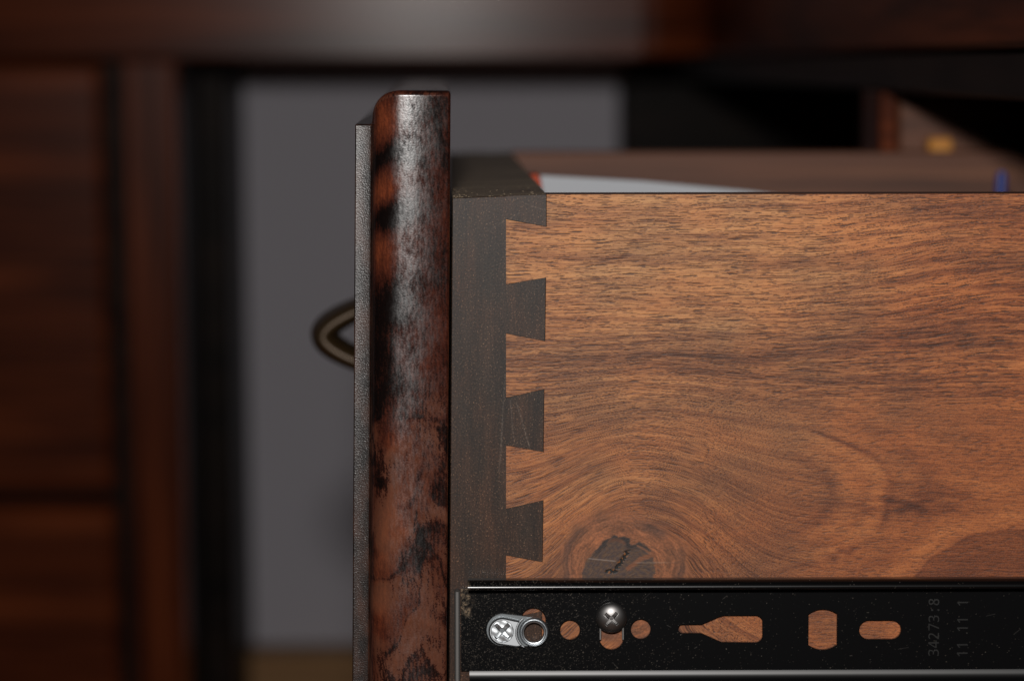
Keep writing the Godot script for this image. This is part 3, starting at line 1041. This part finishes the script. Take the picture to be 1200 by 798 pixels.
	# tongue punched out of the slot below the screw
	for s in [-1.0, 1.0]:
		st = mb()
		box(st, Vector3(14.75 + s * 2.55 - 0.22, -99.9, 1.2), Vector3(14.75 + s * 2.55 + 0.22, -95.8, 2.3), 0.15)
		var lug := obj("slot_lug", st, mat.worn_steel, rail)
		lug.rotation.z = 0.0
	# stamped lettering, read upwards
	for l in [["34273:8", 87.5, -97.3, 2.7], ["11 11 1", 94.0, -97.6, 2.6]]:
		var o := MeshInstance3D.new()
		o.mesh = text_mesh(l[0], l[3])
		o.material_override = null
		o.mesh.material = mat.stamp
		o.position = Vector3(l[1], l[2], 1.37) * MM
		o.rotation.z = PI / 2
		put(o, "stamped_number", rail)


func build_clip(rail: Node3D) -> void:
	var uv := func(q: Vector2) -> Vector2: return q * 0.1
	var st := mb()
	var ringc := Vector2(-2.75, -98.0)
	var lobe := Vector2(-9.85, -97.7)
	# base plate under both ends, then the raised lobe and ring
	plate(st, hull([[lobe.x + 0.1, lobe.y + 0.15, 3.6], [ringc.x, ringc.y, 3.25]]), [disc(ringc, 2.25, 36)], 1.9, 1.4, uv, 0.1)
	var clip := obj("adjuster_clip", st, mat.zinc_dull, rail)
	clip.set_meta("label", "zinc adjuster clip with cross recess beside an open ring")
	st = mb()
	# lobe with a rolled edge, narrowing under the ring
	var body := hull([[lobe.x, lobe.y, 3.1], [-6.6, -98.3, 3.0]])
	var cut := Geometry2D.clip_polygons(body, disc(ringc, 3.9, 40))
	var big: PackedVector2Array = cut[0]
	var top := Geometry2D.offset_polygon(big, -0.35, Geometry2D.JOIN_ROUND)[0]
	var opening := disc(lobe, 2.45, 40)
	plate(st, top, [opening], 3.25, 2.5, uv, 0.12)
	for k in 1:
		var ccw := not Geometry2D.is_polygon_clockwise(big)
		var n := big.size()
		for i in n:
			var a := big[i]
			var b := big[(i + 1) % n]
			var d := (b - a).normalized()
			var o := Vector2(d.y, -d.x) * (1.0 if ccw else -1.0)
			flat(st, [Vector3(a.x, a.y, 2.9), Vector3(b.x, b.y, 2.9), Vector3(b.x, b.y, 1.8), Vector3(a.x, a.y, 1.8)], Vector3(o.x, o.y, 0))
			var ia := a - o * 0.36
			var ib := b - o * 0.36
			flat(st, [Vector3(ia.x, ia.y, 3.25), Vector3(ib.x, ib.y, 3.25), Vector3(b.x, b.y, 2.9), Vector3(a.x, a.y, 2.9)], Vector3(o.x, o.y, 1))
	obj("clip_arm", st, mat.zinc, clip)
	st = mb()
	head(st, lobe, 2.46, 2.9, func(x, y): return 0.12 - 0.06 * (x * x + y * y) / 6.0 + 0.035 * sin(x * 2.9 + 1.3 * y) * sin(y * 2.3 - x + 1.0) - cross_recess(x, y, 0.78, 2.2, 0.52, 1.2), 34, 84)
	obj("clip_screw", st, mat.zinc, clip)
	# ring: lathed section (radius, z)
	st = mb()
	var sec := [Vector2(2.2, 1.5), Vector2(2.2, 3.0), Vector2(2.32, 3.2), Vector2(2.5, 3.25), Vector2(2.68, 3.1), Vector2(2.74, 2.75), Vector2(2.86, 2.7), Vector2(2.95, 2.95), Vector2(3.08, 3.05), Vector2(3.2, 2.95), Vector2(3.28, 2.6), Vector2(3.3, 1.5)]
	for k in sec.size() - 1:
		for t in 48:
			var q := []
			for w in [[sec[k], t], [sec[k + 1], t], [sec[k + 1], t + 1], [sec[k], t + 1]]:
				var v: Vector2 = Vector2.from_angle(TAU * w[1] / 48.0) * w[0].x
				q.append(Vector3(ringc.x + v.x, ringc.y + v.y, w[0].y))
			var e: Vector2 = (sec[k + 1] - sec[k]).normalized()
			var nr := Vector2(-e.y, e.x)
			var nn := []
			for w in [t, t, t + 1, t + 1]:
				var v: Vector2 = Vector2.from_angle(TAU * w / 48.0)
				nn.append(Vector3(v.x * nr.x, v.y * nr.x, nr.y))
			quad(st, q, nn, q.map(func(w): return Vector2(w.x, w.y) * 0.1))
	obj("clip_ring", st, mat.zinc, clip)
	# crescent that steps from the arm down to the ring
	st = mb()
	var path := []
	for k in 14: path.append(Vector3(ringc.x, ringc.y, 2.85) + Vector3(cos(deg_to_rad(lerpf(128, 236, k / 13.0))), sin(deg_to_rad(lerpf(128, 236, k / 13.0))), 0) * 4.0)
	tube(st, path, func(t): return 0.18 + 0.22 * sin(PI * t), Vector2(1, 1), 10)
	obj("clip_crescent", st, mat.zinc, clip)


# ---------------------------------------------------------------- desk and room (millimetres, room axes)
func build_desk() -> void:
	var d := thing("corner_desk", "large reddish walnut corner desk behind the open drawer", "desk")
	# tops: the far wing, and the near wing that the drawer slides into
	var st := mb()
	slab(st, st, PackedVector2Array([Vector2(-900, 0), Vector2(110.5, 0), Vector2(150, -39.5), Vector2(150, -420), Vector2(-900, -420)]), -746.5, -800, func(q): return q * 0.01, [], 1.5)
	var top := obj("desk_top", st, mat.desk_top_wood, d)
	top.transform = Transform3D(Basis(Vector3(1, 0, 0), Vector3(0, 0, 1), Vector3(0, -1, 0)), Vector3(0, 0, -1.12))
	st = mb()
	var rim := PackedVector2Array()
	for k in 9: rim.append(Vector2(111.8 + 34.0 * sin(PI / 16 * k), 34.0 - 34.0 * cos(PI / 16 * k)))
	rim.append_array([Vector2(145.8, 1285), Vector2(760, 1285), Vector2(760, -10), Vector2(111.8, -10)])
	slab(st, st, rim, -748.5, -800, func(q): return q * 0.01, [], 1.5)
	var near_top := obj("desk_top", st, mat.near_top_wood, d)
	near_top.transform = top.transform.translated(Vector3(0, 0, 0.001))
	box_part("desk_top", Vector3(151.5, 748.6, -1540), Vector3(760, 799.8, -1120), mat.desk_top_wood, d, 2.0)
	# far wing: pedestal with drawer fronts, stile and side
	st = mb()
	slab(st, st, PackedVector2Array([Vector2(-167.4, 746.3), Vector2(-137.5, 746.3), Vector2(-129.6, 60), Vector2(-154.5, 60)]), -1120, -1150, func(q): return q * 0.01, [], 2.5)
	obj("stile", st, mat.upright_wood, d)
	for f in [[744, 514.5, 117], [508, 300, 138], [294, 70, 147]]:
		st = mb()
		var xr0: float = lerpf(-177.8, -166.0, (748.0 - f[0]) / 400.0)
		var xr1: float = lerpf(-177.8, -170.2, (748.0 - f[1]) / 336.0)
		xr0 = lerpf(-177.8, -170.2, (748.0 - f[0]) / 336.0)
		slab(st, st, PackedVector2Array([Vector2(-620, f[0]), Vector2(xr0, f[0]), Vector2(xr1, f[1]), Vector2(-620, f[1])]), -1124, -1142, func(q): return q * 0.01, [], 5.0)
		obj("drawer_front", st, mat.cabinet_wood, d)
	box_part("pedestal_carcass", Vector3(-640, 40, -1400), Vector3(-150, 745, -1160), mat.dark_wood, d)
	box_part("side_panel", Vector3(-149, 40, -1330), Vector3(-139, 746, -1151), mat.dark_wood, d)
	st = mb()
	slab(st, st, PackedVector2Array([Vector2(-150, 746), Vector2(-123, 746), Vector2(-114, 40), Vector2(-150, 40)]), -1332, -1518, func(q): return q * 0.01, [], 2.0)
	obj("rear_post", st, mat.dark_wood, d)
	box_part("stretcher", Vector3(-120, 300, -1516), Vector3(330, 368, -1470), mat.oak, d, 2.0)
	box_part("corner_panel", Vector3(118, 40, -1516), Vector3(270, 734, -1470), mat.dark_wood, d, 2.0)
	# near wing: apron under the top, then the pedestal that holds the drawer
	box_part("apron", Vector3(150, 735, -1515), Vector3(163, 748, 30), mat.dark_wood, d, 1.0)
	box_part("stile", Vector3(150, 60, -458), Vector3(156, 734.8, -408), mat.near_top_wood, d, 1.0)
	box_part("inner_panel", Vector3(156.5, 60, -425), Vector3(700, 734, -408), mat.drawer_wood, d, 1.0)
	box_part("glue_block", Vector3(165, 700, -407.5), Vector3(173, 719.5, -395.5), mat.pine, d, 1.0)
	box_part("side_panel", Vector3(150, 40, 18), Vector3(700, 748, 36), mat.cabinet_wood, d, 1.0)
	box_part("back_panel", Vector3(701, 40, -443), Vector3(715, 748, 36), mat.dark_wood, d, 1.0)


func build_contents() -> void:
	# sheet of paper on edge inside the drawer
	var st := mb()
	var pts := PackedVector2Array([Vector2(29.5, 713.4), Vector2(58, 711.8), Vector2(88, 709.0), Vector2(110, 706.0), Vector2(110, 606), Vector2(29.5, 606)])
	slab(st, st, pts, -200, -201.2, func(q): return q * 0.01, [], 0.2)
	var p := obj("paper_sheets", st, mat.paper)
	tag(p, "white paper sheets standing on edge inside the open drawer", "paper")
	st = mb()
	slab(st, st, PackedVector2Array([Vector2(26.0, 606), Vector2(29.0, 606), Vector2(29.0, 712.5), Vector2(28.0, 714.6), Vector2(26.0, 714.6)]), -172, -188, func(q): return q * 0.01, [], 0.3)
	var o := obj("card_divider", st, mat.orange_card)
	tag(o, "orange card divider at the front end of the white paper in the drawer", "divider")
	var pen := thing("pen", "blue pen standing at the far side of the open drawer", "pen", Vector3(0.1690, 0.6045, -0.3))
	pen.rotation.z = -0.05
	st = mb()
	tube(st, [Vector3(0, 1, 0), Vector3(0, 12, 0), Vector3(0, 60, 0), Vector3(0, 92, 0)], func(t): return 0.8 if t < 0.1 else 1.6, Vector2.ONE, 18)
	obj("barrel", st, mat.blue_plastic, pen)
	st = mb()
	tube(st, [Vector3(0, 92.2, 0), Vector3(0, 105, 0), Vector3(0, 107, 0)], func(t): return 1.8 if t < 0.9 else 1.2, Vector2.ONE, 18)
	obj("cap", st, mat.blue_plastic, pen)


func _ready() -> void:
	# ---------------- camera, background, light
	var cam := Camera3D.new()
	cam.name = "camera"
	var lens := CameraAttributesPhysical.new()
	lens.frustum_focal_length = 12.0 / tan(deg_to_rad(10.828 / 2.0))
	lens.frustum_focus_distance = 0.797
	lens.exposure_aperture = 13.5
	lens.frustum_near = 0.05
	lens.frustum_far = 20.0
	cam.attributes = lens
	cam.fov = 10.828
	cam.near = 0.05
	cam.far = 20.0
	cam.position = Vector3(0, 0.745, 0.8)
	cam.rotation_degrees = Vector3(-4.4414, -1.2346, 0)
	add_child(cam)
	var env := Environment.new()
	env.background_mode = Environment.BG_COLOR
	env.background_color = Color(0.05, 0.05, 0.055)
	env.tonemap_mode = Environment.TONE_MAPPER_LINEAR
	env.tonemap_exposure = 1.0
	env.sdfgi_enabled = true
	env.ssao_enabled = true
	env.ssil_enabled = true
	var we := WorldEnvironment.new()
	we.name = "surroundings"
	we.environment = env
	add_child(we)
	var flash := OmniLight3D.new()
	flash.name = "camera_flash"
	flash.position = Vector3(-0.012, 0.836, 0.8)
	flash.light_energy = 0.64
	flash.light_color = Color(1.0, 0.985, 0.97)
	flash.light_size = 0.02
	flash.omni_range = 8.0
	flash.omni_attenuation = 2.0
	flash.shadow_enabled = true
	add_child(flash)

	materials()
	# ---------------- the room
	var st := mb()
	box(st, Vector3(-2500, -20, -1600), Vector3(2500, 2400, -1520), 1.0)
	tag(obj("wall", st, mat.wall_paint), "plain grey painted wall behind the desk", "", "structure")
	st = mb()
	box(st, Vector3(-2500, -40, -1519), Vector3(2500, 0, 2500), 1.0)
	tag(obj("floor", st, mat.floor_wood), "brown floor under the desk", "", "structure")
	build_desk()
	build_drawer()
	build_contents()
